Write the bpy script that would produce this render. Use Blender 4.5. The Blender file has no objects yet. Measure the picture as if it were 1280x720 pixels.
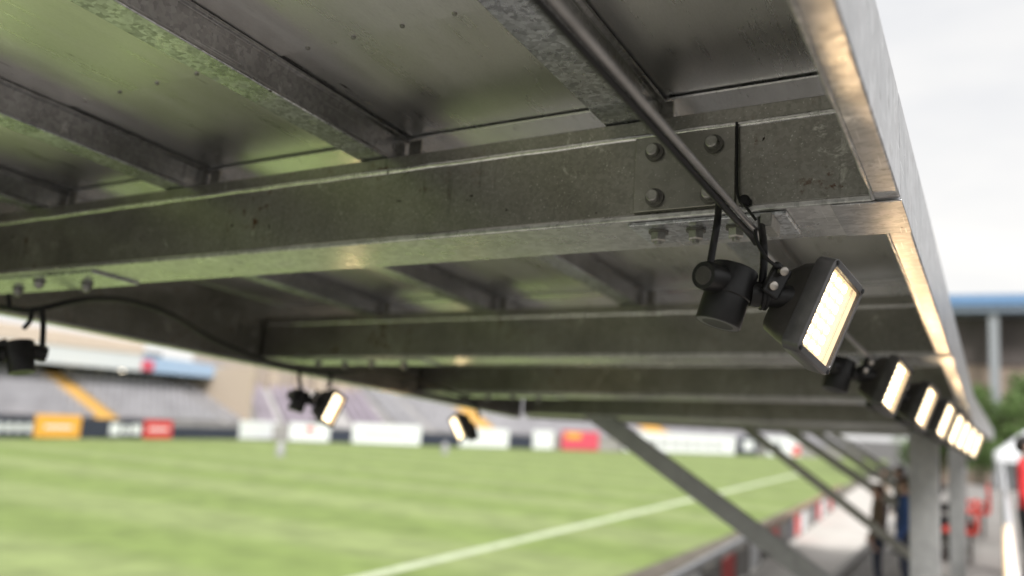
import bpy, bmesh, math, random
import numpy as np
from mathutils import Matrix, Vector
random.seed(7)
sc = bpy.context.scene
C = sc.collection
PI = math.pi

# ------------------------------------------------------------------ camera maths (1280x720 pixels of the photograph)
F = 1080.0
def ray(x, y): return np.array([(x - 640) / F, -(y - 360) / F, -1.0])
def nrm(v): v = np.array(v, float); return v / np.linalg.norm(v)
Yc = nrm(ray(1215, 555)); p2 = ray(-2000, 555 + .058 * (-2000 - 1215))
upc = nrm(np.cross(p2, Yc)); upc = upc * np.sign(upc[1]); Xc = np.cross(Yc, upc)
W = np.array([Xc, Yc, upc])                     # camera axes -> world axes
dc = nrm(ray(1255, 645)); xc = -nrm(ray(-1300, 455)); ncv = nrm(np.cross(xc, dc)); xc = np.cross(dc, ncv)
R = np.array([xc, dc, ncv])                     # camera axes -> canopy axes (u right, v along, w up)
EYE = np.array([0, 0, 2.6])                     # eye height above the pitch
def rf(px, py, **k):                            # pixel -> canopy point on u, v or w = const
    r = R @ ray(px, py); a, val = list(k.items())[0]; return r * val / r['uvw'.index(a)]
def wf(px, py, **k):                            # pixel -> world point on x, y or z = const (z above the pitch)
    r = W @ ray(px, py); a, val = list(k.items())[0]; i = 'xyz'.index(a)
    return r * (val - EYE[i]) / r[i] + EYE

cam_d = bpy.data.cameras.new('camera'); cam = bpy.data.objects.new('camera', cam_d); C.objects.link(cam)
M = Matrix.Identity(4)
for i in range(3):
    for j in range(3): M[i][j] = W[i][j]
    M[i][3] = EYE[i]
cam.matrix_world = M
cam_d.sensor_width = 36; cam_d.lens = F * 36 / 1280
cam_d.clip_start = .05; cam_d.clip_end = 3000
cam_d.dof.use_dof = True; cam_d.dof.focus_distance = 1.62; cam_d.dof.aperture_fstop = 1.45; cam_d.dof.aperture_blades = 0
sc.camera = cam

SUN_EL, SUN_AZ = math.radians(52), math.radians(140)          # soft light through thin cloud
wd = bpy.data.worlds.new('World'); sc.world = wd; wd.use_nodes = True
nt = wd.node_tree; nt.nodes.clear()
def N(t, **k):
    n = nt.nodes.new(t)
    for a, b in k.items(): setattr(n, a, b)
    return n
out = N('ShaderNodeOutputWorld'); bg = N('ShaderNodeBackground'); bg.inputs[1].default_value = .1
sky = N('ShaderNodeTexSky', sky_type='NISHITA', sun_disc=False, sun_elevation=SUN_EL, sun_rotation=SUN_AZ, dust_density=3.0)
tc = N('ShaderNodeTexCoord'); mp = N('ShaderNodeMapping'); mp.inputs['Scale'].default_value = (1, 1, 3.2)
nz = N('ShaderNodeTexNoise'); nz.inputs['Scale'].default_value = 2.6; nz.inputs['Detail'].default_value = 6; nz.inputs['Roughness'].default_value = .5
cr = N('ShaderNodeValToRGB'); cr.color_ramp.elements[0].position = .3; cr.color_ramp.elements[1].position = .7
cr.color_ramp.elements[0].color = (5.9, 5.92, 6.0, 1); cr.color_ramp.elements[1].color = (7.55, 7.35, 7.0, 1)
mix = N('ShaderNodeMixRGB'); mix.inputs[0].default_value = .94
L = nt.links.new
L(tc.outputs['Generated'], mp.inputs[0]); L(mp.outputs[0], nz.inputs['Vector']); L(nz.outputs[0], cr.inputs[0])
L(sky.outputs[0], mix.inputs[1]); L(cr.outputs[0], mix.inputs[2]); L(mix.outputs[0], bg.inputs[0]); L(bg.outputs[0], out.inputs[0])

sun_d = bpy.data.lights.new('sun', 'SUN'); sun_d.energy = 3.6; sun_d.angle = math.radians(20); sun_d.color = (1, .97, .93)
sun = bpy.data.objects.new('sun', sun_d); C.objects.link(sun)
sdir = Vector((math.sin(SUN_AZ) * math.cos(SUN_EL), math.cos(SUN_AZ) * math.cos(SUN_EL), math.sin(SUN_EL)))
sun.rotation_euler = sdir.to_track_quat('Z', 'Y').to_euler()
sc.view_settings.view_transform = 'Standard'; sc.view_settings.look = 'None'
sc.view_settings.exposure = .6; sc.view_settings.gamma = 1; sc.view_settings.use_curve_mapping = False
sc.render.engine = 'CYCLES'
sc.cycles.max_bounces = 8; sc.cycles.diffuse_bounces = 5; sc.cycles.glossy_bounces = 5; sc.cycles.sample_clamp_indirect = 6
sc.cycles.use_denoising = True

# ------------------------------------------------------------------ materials
def mat(name, col, rough=.6, metal=0., spec=.5, var=.12, vscale=8., bump=0., bscale=60., stretch=None):
    m = bpy.data.materials.new(name); m.use_nodes = True; t = m.node_tree; b = t.nodes['Principled BSDF']
    b.inputs['Roughness'].default_value = rough; b.inputs['Metallic'].default_value = metal
    b.inputs['Specular IOR Level'].default_value = spec
    co = t.nodes.new('ShaderNodeTexCoord'); mp = t.nodes.new('ShaderNodeMapping')
    if stretch: mp.inputs['Scale'].default_value = stretch
    oi = t.nodes.new('ShaderNodeObjectInfo'); va = t.nodes.new('ShaderNodeVectorMath'); va.operation = 'ADD'
    mu = t.nodes.new('ShaderNodeMath'); mu.operation = 'MULTIPLY'; mu.inputs[1].default_value = 37.
    t.links.new(oi.outputs['Random'], mu.inputs[0]); t.links.new(co.outputs['Object'], va.inputs[0]); t.links.new(mu.outputs[0], va.inputs[1])
    t.links.new(va.outputs[0], mp.inputs[0])
    n = t.nodes.new('ShaderNodeTexNoise'); n.inputs['Scale'].default_value = vscale; n.inputs['Detail'].default_value = 5
    t.links.new(mp.outputs[0], n.inputs['Vector'])
    r = t.nodes.new('ShaderNodeValToRGB'); r.color_ramp.elements[0].position = .3; r.color_ramp.elements[1].position = .7
    r.color_ramp.elements[0].color = tuple(c * (1 - var) for c in col) + (1,)
    r.color_ramp.elements[1].color = tuple(min(1, c * (1 + var)) for c in col) + (1,)
    t.links.new(n.outputs[0], r.inputs[0]); t.links.new(r.outputs[0], b.inputs['Base Color'])
    if bump:
        n2 = t.nodes.new('ShaderNodeTexNoise'); n2.inputs['Scale'].default_value = bscale; n2.inputs['Detail'].default_value = 4
        t.links.new(mp.outputs[0], n2.inputs['Vector'])
        bp = t.nodes.new('ShaderNodeBump'); bp.inputs['Strength'].default_value = bump; bp.inputs['Distance'].default_value = .004
        t.links.new(n2.outputs[0], bp.inputs['Height']); t.links.new(bp.outputs[0], b.inputs['Normal'])
    return m

def galvanised(name, dark, light, r0, r1, metal=.85, spangle=38., spang_amt=.35, grime=(.035, .032, .022), grime_pos=.62, rust=0., stretch=(1, 1, 1), stain=4., speck=11., scuff=.45, drip=.4, blo=.3, bhi=.72):
    """zinc coated steel: crystals, blotches, grime, a little rust"""
    m = bpy.data.materials.new(name); m.use_nodes = True; t = m.node_tree; b = t.nodes['Principled BSDF']; lk = t.links.new
    def nd(x, **k):
        n = t.nodes.new(x)
        for a, v in k.items():
            if a in n.inputs: n.inputs[a].default_value = v
            else: setattr(n, a, v)
        return n
    def ramp(src, p0, p1, c0=(0, 0, 0, 1), c1=(1, 1, 1, 1)):
        r = nd('ShaderNodeValToRGB'); e = r.color_ramp.elements; e[0].position = p0; e[1].position = p1; e[0].color = c0; e[1].color = c1
        lk(src, r.inputs[0]); return r.outputs[0]
    def mixc(fac, a, c, mode='MIX'):
        x = nd('ShaderNodeMixRGB', blend_type=mode)
        for i, s in ((0, fac), (1, a), (2, c)):
            if hasattr(s, 'links'): lk(s, x.inputs[i])
            else: x.inputs[i].default_value = s
        return x.outputs[0]
    co = nd('ShaderNodeTexCoord'); oi = nd('ShaderNodeObjectInfo'); mu = nd('ShaderNodeMath', operation='MULTIPLY'); mu.inputs[1].default_value = 23.
    va = nd('ShaderNodeVectorMath', operation='ADD'); lk(oi.outputs['Random'], mu.inputs[0]); lk(co.outputs['Object'], va.inputs[0]); lk(mu.outputs[0], va.inputs[1])
    mp = nd('ShaderNodeMapping'); mp.inputs['Scale'].default_value = stretch; lk(va.outputs[0], mp.inputs[0])
    V = mp.outputs[0]
    dn = nd('ShaderNodeTexNoise', Scale=spangle * .7, Detail=3); lk(V, dn.inputs['Vector'])
    ds = nd('ShaderNodeVectorMath', operation='MULTIPLY_ADD'); ds.inputs[1].default_value = (1.6 / spangle,) * 3; lk(dn.outputs['Color'], ds.inputs[0]); lk(V, ds.inputs[2])
    vor = nd('ShaderNodeTexVoronoi', Scale=spangle); lk(ds.outputs[0], vor.inputs['Vector'])
    n1 = nd('ShaderNodeTexNoise', Scale=stain, Detail=7, Roughness=.62); lk(V, n1.inputs['Vector'])
    n2 = nd('ShaderNodeTexNoise', Scale=stain * 6, Detail=6, Roughness=.7); lk(V, n2.inputs['Vector'])
    n3 = nd('ShaderNodeTexNoise', Scale=140, Detail=3); lk(V, n3.inputs['Vector'])
    base = mixc(ramp(n1.outputs[0], blo, bhi), dark + (1,), light + (1,))
    hs = nd('ShaderNodeSeparateColor'); lk(vor.outputs['Color'], hs.inputs[0])
    sp = ramp(hs.outputs[0], 0, 1, (.55, .55, .55, 1), (1.35, 1.35, 1.35, 1))
    base = mixc(spang_amt, base, mixc(1., base, sp, 'MULTIPLY'))
    g = ramp(n2.outputs[0], grime_pos, grime_pos + .13)
    base = mixc(mixc(1., g, ramp(n1.outputs[0], .45, .62), 'MULTIPLY'), base, grime + (1,))
    n4 = nd('ShaderNodeTexNoise', Scale=55, Detail=2); lk(V, n4.inputs['Vector'])
    wv_ = nd('ShaderNodeVectorMath', operation='MULTIPLY_ADD'); wv_.inputs[1].default_value = (.05,) * 3; lk(n4.outputs['Color'], wv_.inputs[0]); lk(V, wv_.inputs[2])
    vs = nd('ShaderNodeTexVoronoi', Scale=speck); lk(wv_.outputs[0], vs.inputs['Vector'])
    hs2 = nd('ShaderNodeSeparateColor'); lk(vs.outputs['Color'], hs2.inputs[0])
    sk = mixc(1., ramp(vs.outputs['Distance'], .05, .10, (1, 1, 1, 1), (0, 0, 0, 1)), ramp(hs2.outputs[1], .55, .6), 'MULTIPLY')
    base = mixc(sk, base, (.025, .02, .015, 1))
    n5 = nd('ShaderNodeTexNoise', Scale=9, Detail=9, Roughness=.72, Distortion=1.2); lk(V, n5.inputs['Vector'])
    base = mixc(mixc(1., ramp(n5.outputs[0], .61, .68), (scuff,) * 3 + (1,), 'MULTIPLY'), base, tuple(min(1, c * 1.9) for c in light) + (1,))
    ms = nd('ShaderNodeMapping'); ms.inputs['Rotation'].default_value = (.5, .35, .6); ms.inputs['Scale'].default_value = (220, 3, 220); lk(V, ms.inputs[0])
    n6 = nd('ShaderNodeTexNoise', Scale=1., Detail=1); lk(ms.outputs[0], n6.inputs['Vector'])
    base = mixc(mixc(1., ramp(n6.outputs[0], .70, .74), (scuff,) * 3 + (1,), 'MULTIPLY'), base, tuple(min(1, c * 1.7) for c in light) + (1,))
    ms2 = nd('ShaderNodeMapping'); ms2.inputs['Scale'].default_value = (60, 60, 3.5); lk(V, ms2.inputs[0])
    n7 = nd('ShaderNodeTexNoise', Scale=1., Detail=3); lk(ms2.outputs[0], n7.inputs['Vector'])
    base = mixc(mixc(1., mixc(1., ramp(n7.outputs[0], .60, .70), ramp(n1.outputs[0], .45, .55), 'MULTIPLY'), (drip, drip, drip, 1), 'MULTIPLY'), base, tuple(c * .35 for c in dark) + (1,))
    if rust:
        rs = nd('ShaderNodeTexNoise', Scale=26, Detail=8, Roughness=.75); lk(V, rs.inputs['Vector'])
        rm = mixc(1., ramp(rs.outputs[0], .55, .63), ramp(n1.outputs[0], .50, .60), 'MULTIPLY')
        base = mixc(mixc(1., rm, (rust, rust, rust, 1), 'MULTIPLY'), base, (.10, .036, .014, 1))
    lk(base, b.inputs['Base Color'])
    rr = nd('ShaderNodeMapRange'); rr.inputs[3].default_value = r0; rr.inputs[4].default_value = r1
    ra = mixc(.5, n1.outputs[0], n2.outputs[0]); lk(ra, rr.inputs[0]); rr.inputs[1].default_value = .3; rr.inputs[2].default_value = .7
    lk(rr.outputs[0], b.inputs['Roughness'])
    mt = ramp(g, 0, 1, (metal,) * 3 + (1,), (.1, .1, .1, 1)); lk(mt, b.inputs['Metallic'])
    bp = nd('ShaderNodeBump', Strength=.22, Distance=.002); hh = mixc(.4, n3.outputs[0], n2.outputs[0]); lk(hh, bp.inputs['Height']); lk(bp.outputs[0], b.inputs['Normal'])
    return m

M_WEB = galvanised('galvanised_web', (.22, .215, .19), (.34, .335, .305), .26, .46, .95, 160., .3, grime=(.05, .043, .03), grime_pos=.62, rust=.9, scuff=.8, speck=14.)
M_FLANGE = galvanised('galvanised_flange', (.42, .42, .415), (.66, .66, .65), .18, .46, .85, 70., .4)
M_LIP = galvanised('bright_rolled_edge', (.5, .5, .48), (.8, .8, .78), .15, .35, .9, 120., .5)
M_PURLIN = galvanised('galvanised_purlin', (.29, .29, .295), (.46, .46, .47), .22, .42, .95, 90., .45, grime=(.05, .045, .04))
M_SPANG = galvanised('spangled_zinc', (.32, .335, .35), (.66, .68, .70), .18, .40, .9, 95., .85, grime=(.05, .05, .045))
M_FASC = galvanised('bright_fascia_steel', (.26, .265, .275), (.52, .525, .54), .22, .5, .7, 60., .45, stretch=(1, 1.6, .5), rust=.4, stain=7., scuff=.6, grime_pos=.58)
M_DECK = galvanised('brushed_deck_sheet', (.70, .70, .69), (.86, .86, .85), .2, .42, .95, 300., .12, grime=(.10, .095, .085), grime_pos=.70, stretch=(5, .5, 5), stain=1.1, speck=6., scuff=.12, drip=.12)
M_STRIP = galvanised('bright_band_sheet', (.62, .63, .62), (.78, .78, .77), .12, .28, .95, 300., .1, stretch=(6, .6, 6), stain=3.)
M_PLATE = galvanised('splice_plate_steel', (.23, .225, .20), (.34, .335, .305), .26, .46, .95, 60., .2, rust=.4)
M_BOLT = galvanised('bolt_zinc', (.25, .25, .23), (.45, .44, .42), .3, .5, .85, 120., .3)
M_WASH = galvanised('weathered_washer', (.09, .088, .08), (.18, .175, .16), .4, .6, .6, 120., .3)
M_COND = galvanised('conduit_steel', (.26, .25, .245), (.45, .44, .435), .28, .5, .7, 90., .2)
M_COL = galvanised('column_steel', (.27, .275, .275), (.38, .385, .385), .45, .65, .35, 30., .15)
M_RUBBER = mat('black_rubber', (.008, .008, .009), .5, spec=.3, var=.3, bump=.1)
M_BLACK = mat('black_powder_coat', (.008, .0078, .008), .4, spec=.35, var=.35, vscale=30, bump=.08, bscale=400)
M_LAMP = mat('grey_lamp_casting', (.05, .046, .043), .42, .25, var=.25, vscale=30, bump=.1, bscale=300)
M_RIM = mat('lamp_bezel_paint', (.075, .073, .075), .32, .35, var=.2, vscale=40, bump=.06, bscale=300)
M_GAL_SMALL = mat('zinc_screw', (.45, .42, .38), .35, .9, var=.2)

def emit(name, col, s):
    m = bpy.data.materials.new(name); m.use_nodes = True; t = m.node_tree; b = t.nodes['Principled BSDF']
    b.inputs['Base Color'].default_value = (.8, .75, .65, 1); b.inputs['Emission Color'].default_value = col + (1,); b.inputs['Emission Strength'].default_value = s
    return m
M_LEDP = emit('led_board_glow', (1, .66, .32), .8)
M_LED = emit('led_chip', (1, .82, .54), 6.)
def thin_glass(name):
    m = bpy.data.materials.new(name); m.use_nodes = True; t = m.node_tree; t.nodes.clear()
    o = t.nodes.new('ShaderNodeOutputMaterial'); a = t.nodes.new('ShaderNodeBsdfTransparent'); g = t.nodes.new('ShaderNodeBsdfGlossy'); x = t.nodes.new('ShaderNodeMixShader')
    f = t.nodes.new('ShaderNodeMath'); f.operation = 'MULTIPLY'; f.inputs[1].default_value = .25
    lw = t.nodes.new('ShaderNodeLayerWeight'); lw.inputs[0].default_value = .3; t.links.new(lw.outputs['Facing'], f.inputs[0]); g.inputs['Roughness'].default_value = .05
    a.inputs[0].default_value = (.97, .96, .94, 1)
    t.links.new(f.outputs[0], x.inputs[0]); t.links.new(a.outputs[0], x.inputs[1]); t.links.new(g.outputs[0], x.inputs[2]); t.links.new(x.outputs[0], o.inputs[0])
    return m
M_GLASS = thin_glass('clear_lamp_glass')

# ------------------------------------------------------------------ mesh helpers
def finish(name, bm, m, parent=None, smooth=False, bevel=0., seg=2, loc=None):
    bmesh.ops.recalc_face_normals(bm, faces=bm.faces[:])
    me = bpy.data.meshes.new(name); bm.to_mesh(me); bm.free()
    for x in (m if isinstance(m, (list, tuple)) else [m]): me.materials.append(x)
    return place(name, me, parent, smooth, bevel, seg, loc)
def place(name, me, parent=None, smooth=False, bevel=0., seg=2, loc=None):
    o = bpy.data.objects.new(name, me); C.objects.link(o)
    if parent is not None: o.parent = parent
    if loc is not None: o.location = loc
    if smooth:
        for p in me.polygons: p.use_smooth = True
    if bevel:
        md = o.modifiers.new('edge', 'BEVEL'); md.width = bevel; md.segments = seg; md.limit_method = 'ANGLE'; md.angle_limit = math.radians(35)
    return o
def box(bm, x0, x1, y0, y1, z0, z1, mi=0, mtx=None):
    vs = [bm.verts.new((x, y, z)) for z in (z0, z1) for y in (y0, y1) for x in (x0, x1)]
    for q in ((0, 1, 3, 2), (4, 6, 7, 5), (0, 4, 5, 1), (2, 3, 7, 6), (0, 2, 6, 4), (1, 5, 7, 3)):
        f = bm.faces.new([vs[i] for i in q]); f.material_index = mi
    if mtx is not None: bmesh.ops.transform(bm, matrix=mtx, verts=vs)
    return vs
def boxo(name, d, m, parent=None, bevel=0., **k):
    bm = bmesh.new(); box(bm, *d); return finish(name, bm, m, parent, bevel=bevel, **k)
def prism(name, prof, axis, a0, a1, m, parent=None, bevel=0., mi=None, **k):
    """profile of (p, q) pairs pulled along axis ('u': p=v,q=w; 'v': p=u,q=w); mi = material index of each side face"""
    bm = bmesh.new()
    f3 = (lambda a, p, q: (a, p, q)) if axis == 'u' else (lambda a, p, q: (p, a, q))
    A = [bm.verts.new(f3(a0, p, q)) for p, q in prof]; B = [bm.verts.new(f3(a1, p, q)) for p, q in prof]
    n = len(prof)
    for i in range(n):
        f = bm.faces.new((A[i], A[(i + 1) % n], B[(i + 1) % n], B[i]))
        if mi: f.material_index = mi[i]
    bm.faces.new(A); bm.faces.new(B[::-1])
    return finish(name, bm, m, parent, bevel=bevel, **k)
def tube(bm, pts, r, seg=10, caps=True):
    """round tube through points; r a number or one per point"""
    pts = [Vector(p) for p in pts]; n = len(pts); rs = r if isinstance(r, (list, tuple)) else [r] * n
    rings = []; t0 = (pts[1] - pts[0]).normalized()
    a = t0.orthogonal().normalized()
    for i, p in enumerate(pts):
        t = (pts[min(i + 1, n - 1)] - pts[max(i - 1, 0)]).normalized()
        a = (a - t * a.dot(t)).normalized(); b = t.cross(a)
        rings.append([bm.verts.new(p + (a * math.cos(2 * PI * k / seg) + b * math.sin(2 * PI * k / seg)) * rs[i]) for k in range(seg)])
    for i in range(n - 1):
        for k in range(seg): bm.faces.new((rings[i][k], rings[i][(k + 1) % seg], rings[i + 1][(k + 1) % seg], rings[i + 1][k]))
    if caps: bm.faces.new(rings[0][::-1]); bm.faces.new(rings[-1])
def curve(pts, n=8):
    """Catmull-Rom through the points"""
    P = [Vector(p) for p in pts]; P = [P[0] * 2 - P[1]] + P + [P[-1] * 2 - P[-2]]; o = []
    for i in range(1, len(P) - 2):
        for k in range(n):
            t = k / n; a, b, c, d = P[i - 1:i + 3]
            o.append(.5 * ((2 * b) + (c - a) * t + (2 * a - 5 * b + 4 * c - d) * t * t + (3 * b - a - 3 * c + d) * t ** 3))
    return o + [P[-2]]
def smooth_by_angle(o, deg=40):
    for p in o.data.polygons: p.use_smooth = True
    try: o.data.set_sharp_from_angle(angle=math.radians(deg))
    except Exception: pass
    return o
def empty(name, label, cat, mtx=None, group=None, loc=None):
    o = bpy.data.objects.new(name, None); C.objects.link(o); o.empty_display_size = .1
    if mtx is not None: o.matrix_world = mtx
    if loc is not None: o.location = loc
    tag(o, label, cat, group); return o
def tag(o, label=None, cat=None, group=None, kind=None):
    for k, v in (('label', label), ('category', cat), ('group', group), ('kind', kind)):
        if v: o[k] = v
    return o
def mat4(r3, t):
    m = Matrix.Identity(4)
    for i in range(3):
        for j in range(3): m[i][j] = float(r3[i][j])
        m[i][3] = float(t[i])
    return m

# ------------------------------------------------------------------ ground, pitch, path
def sheet(name, pts, z, m, kind='structure'):
    bm = bmesh.new(); bm.faces.new([bm.verts.new((x, y, z)) for x, y in pts])
    return tag(finish(name, bm, m), kind=kind)
M_GROUND = mat('asphalt_ground', (.07, .068, .066), .85, var=.3, vscale=.6)
def grass_mat():
    m = mat('mown_grass', (.178, .228, .082), .75, spec=.2, var=.2, vscale=1.3, bump=.5, bscale=40)
    t = m.node_tree; b = t.nodes['Principled BSDF']; lk = t.links.new
    co = t.nodes.new('ShaderNodeTexCoord'); wv = t.nodes.new('ShaderNodeTexWave'); wv.wave_type = 'BANDS'; wv.bands_direction = 'Y'
    wv.inputs['Scale'].default_value = .055; wv.inputs['Distortion'].default_value = .35; wv.inputs['Detail'].default_value = 2; wv.inputs['Detail Scale'].default_value = .3
    lk(co.outputs['Object'], wv.inputs['Vector'])
    n = t.nodes.new('ShaderNodeTexNoise'); n.inputs['Scale'].default_value = .16; n.inputs['Detail'].default_value = 5; lk(co.outputs['Object'], n.inputs['Vector'])
    mx = t.nodes.new('ShaderNodeMixRGB'); mx.inputs[0].default_value = .4; lk(wv.outputs[0], mx.inputs[1]); lk(n.outputs[0], mx.inputs[2])
    r = t.nodes.new('ShaderNodeValToRGB'); r.color_ramp.elements[0].position = .35; r.color_ramp.elements[1].position = .68
    r.color_ramp.elements[0].color = (.87, .92, .74, 1); r.color_ramp.elements[1].color = (1.08, 1.05, 1.12, 1); lk(mx.outputs[0], r.inputs[0])
    mu = t.nodes.new('ShaderNodeMixRGB'); mu.blend_type = 'MULTIPLY'; mu.inputs[0].default_value = 1
    src = b.inputs['Base Color'].links[0].from_socket; lk(src, mu.inputs[1]); lk(r.outputs[0], mu.inputs[2]); lk(mu.outputs[0], b.inputs['Base Color'])
    return m
M_GRASS = grass_mat()
M_LINE = mat('worn_line_paint', (.42, .47, .33), .8, var=.15, vscale=3)
M_EARTH = mat('brown_earth_strip', (.115, .10, .08), .9, var=.4, vscale=3)
M_PATH = mat('pale_concrete_path', (.43, .41, .385), .85, var=.12, vscale=1.2)
M_CONC = mat('grey_concrete', (.30, .29, .28), .85, var=.15, vscale=1.5)
sheet('ground', [(-900, -900), (900, -900), (900, 900), (-900, 900)], -.012, M_GROUND)
sheet('pitch', [(-44.6, -40), (-5.2, -40), (-5.4, 20), (-6.3, 60), (-9, 118), (-14, 112), (-39.3, 55.2), (-43.6, 47.2), (-44.6, 45)], .0, M_GRASS)
sheet('touchline', [(-7.12, -30), (-6.95, -30), (-9.95, 62), (-10.35, 62)], .004, M_LINE)
sheet('verge', [(-5.2, -40), (-3.6, -40), (-4.05, 20), (-6.05, 62), (-6.4, 62), (-5.4, 20)], -.004, M_EARTH)
sheet('path', [(-3.55, -40), (-2.1, -40), (-2.1, 62), (-6.0, 62), (-4.0, 20)], .0, M_PATH)

# ------------------------------------------------------------------ canopy of the stand (steel, over the viewer)
CAN = empty('stand_canopy', 'galvanised steel stand canopy with cross beams, purlins and grey deck sheets overhead', 'canopy', mat4(W @ R.T, EYE))
U0, U1 = -3.46, -.183
BEAMS = [-.15, 1.6, 3.37, 4.85, 6.35]
def beam_profile(v):
    return [(v - .006, .535), (v + .20, .535), (v + .20, .764), (v + .013, .764), (v + .013, .727), (v, .719), (v, .549), (v - .006, .547)]
beams = []
for v in BEAMS:
    b = prism('cross_beam', beam_profile(v), 'u', U0 + .006, U1, [M_WEB, M_FLANGE], CAN, bevel=.0035, seg=3, mi=[1, 0, 0, 0, 0, 0, 1, 1])
    # upper lip, rolled edge
    bm = bmesh.new(); tube(bm, [(U0 + (U1 - U0) * k / 40, v + .004 + .0006 * math.sin(k * 3.1), .7205 + .0009 * math.sin(k * 2.3)) for k in range(41)], .0075, 10)
    smooth_by_angle(finish('rolled_lip', bm, M_LIP, b))
    beams.append(b)
B1 = beams[1]
# purlins and deck, bay by bay
PU = [-.724, -1.402, -2.141, -2.83]
pur_prof = [(0, .766), (.080, .766), (.083, .768), (.083, .774), (.077, .777), (.077, .838), (.085, .842), (.085, .849), (0, .849), (-.006, .846), (0, .842)]
pm = {}
for i, v in enumerate(BEAMS):
    a = v + .12; bnd = (BEAMS[i + 1] if i + 1 < len(BEAMS) else v + .22) + .115; ln = round(bnd - a, 3)
    for k, u in enumerate(PU):
        wide = k == 0
        prof = [((p * 1.25 if wide else p), q) for p, q in pur_prof]
        key = (ln, wide)
        if key not in pm:
            o = prism('purlin', prof, 'v', 0, ln, [M_PURLIN, M_SPANG], CAN, bevel=.002, mi=[1, 1, 0, 0, 0, 0, 0, 0, 0, 0, 0]); pm[key] = o.data
        else: o = place('purlin', pm[key], CAN, bevel=.002)
        o.location = (u, a, 0)
        c = boxo('cleat', (u + .086, u + .125, v + .10, v + .108, .766, .843), M_WEB, o, bevel=.0015); c.location = (-u, -a, 0)
# deck sheets between purlins with a lap joint inside each bay
edges = [U0 - .08, PU[3] + .03, PU[2] + .03, PU[1] + .03, PU[0] + .04, -.19]
for i, v in enumerate(BEAMS):
    v0 = v + .185; v2 = (BEAMS[i + 1] if i + 1 < len(BEAMS) else v + .1) + .115; v1 = v0 + (v2 - v0) * (.70 if i == 0 else .6)
    for j in range(5):
        for s, (a, b2) in enumerate(((v0, v1), (v1, v2))):
            if b2 - a < .05: continue
            boxo('deck_sheet', (edges[j] + .0015, edges[j + 1] - .0015, a + (.0 if s else .0), b2 + (.012 if s == 0 else .085), .8505 + .0035 * s, .8525 + .0035 * s), M_DECK, CAN)
        if i < 3:
            for q in range(5):
                x = edges[j] + .14 + (edges[j + 1] - edges[j] - .2) * q / 4
                bm = bmesh.new(); tube(bm, [(x, v1 + .004, .8465), (x, v1 + .004, .853)], [.0045, .006], 8); finish('rivet', bm, M_BOLT, CAN)
    if 1:
        for j in range(5):
            boxo('bright_band_strip', (edges[j] + .0015, edges[j + 1] - .0015, v + .098, v + .2, .8455, .8495), M_STRIP, CAN)  # added glossy sheet, gives the deck its bright reflected band above the beam
# fascia tube along the outer edge, with its trim
for a, b2 in ((-1.4, 1.602), (1.606, 3.372), (3.376, 4.852), (4.856, 6.56)):
    f = prism('fascia_beam', [(-.180, .537), (-.136, .537), (-.136, .747), (-.180, .747)], 'v', a, b2 - .003, M_FASC, CAN, bevel=.004, seg=3)
    bm = bmesh.new(); n = 60
    tube(bm, [(-.181, a + .01 + (b2 - a - .02) * k / n, .5405 + .001 * math.sin(k * 2.7) + .0008 * math.sin(k * 1.1)) for k in range(n + 1)], [.0042 + .001 * math.sin(k * 1.9) for k in range(n + 1)], 7)
    smooth_by_angle(finish('weld_bead', bm, M_FASC, f))
    boxo('deck_trim', (-.186, -.160, a, b2 - .003, .748, .862), M_FASC, f, bevel=.002)
for v in BEAMS[1:]:
    e = boxo('end_plate', (-.255, -.134, v - .004, v + .198, .5318, .5346), M_FASC, CAN, bevel=.002)
# edge beam on the pitch side
for a, b2 in zip(BEAMS[:-1], BEAMS[1:]):
    e = prism('edge_beam', [(U0 - .07, .50), (U0 + .004, .50), (U0 + .004, .512), (U0 - .012, .516), (U0 - .012, .76), (U0 - .07, .76)], 'v', a + .0, b2 - .002, [M_WEB, M_FLANGE], CAN, bevel=.003, mi=[1, 1, 1, 0, 0, 0])
    boxo('joint_plate', (U0 - .0115, U0 + .002, b2 - .16, b2 - .012, .53, .70), M_PLATE, e, bevel=.002)
    for w in (.575, .655):
        bm = bmesh.new(); tube(bm, [(U0 + .012, b2 - .085, w), (U0 + .03, b2 - .085, w)], .014, 6); finish('bolt', bm, M_BOLT, e)
e = prism('edge_beam', [(U0 - .07, .50), (U0 + .015, .50), (U0 + .015, .512), (U0, .516), (U0, .76), (U0 - .07, .76)], 'v', -1.4, -.155, M_WEB, CAN, bevel=.003)
boxo('edge_closure', (U0 - .069, U0 - .02, -1.4, 6.6, .7605, .8495), M_WEB, CAN)
# splice plate on the web of the near beam with four bolts, each on a washer
sp = boxo('splice_plate', (-.642, -.431, 1.5935, 1.5995, .553, .716), M_PLATE, B1, bevel=.002)
def web_bolt(u, w, parent, v=1.5935):
    bm = bmesh.new(); tube(bm, [(u, v, w), (u, v - .006, w)], .0195, 20); smooth_by_angle(finish('washer', bm, M_WASH, parent))
    bm = bmesh.new(); tube(bm, [(u, v - .006, w), (u, v - .021, w), (u, v - .023, w)], [.0125, .0125, .0105], 16)
    smooth_by_angle(finish('bolt', bm, M_BOLT, parent))
for p in ((818, 190), (818, 247), (892, 180), (887, 243)):
    q = rf(*p, v=1.59); web_bolt(q[0], q[2], sp)
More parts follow.
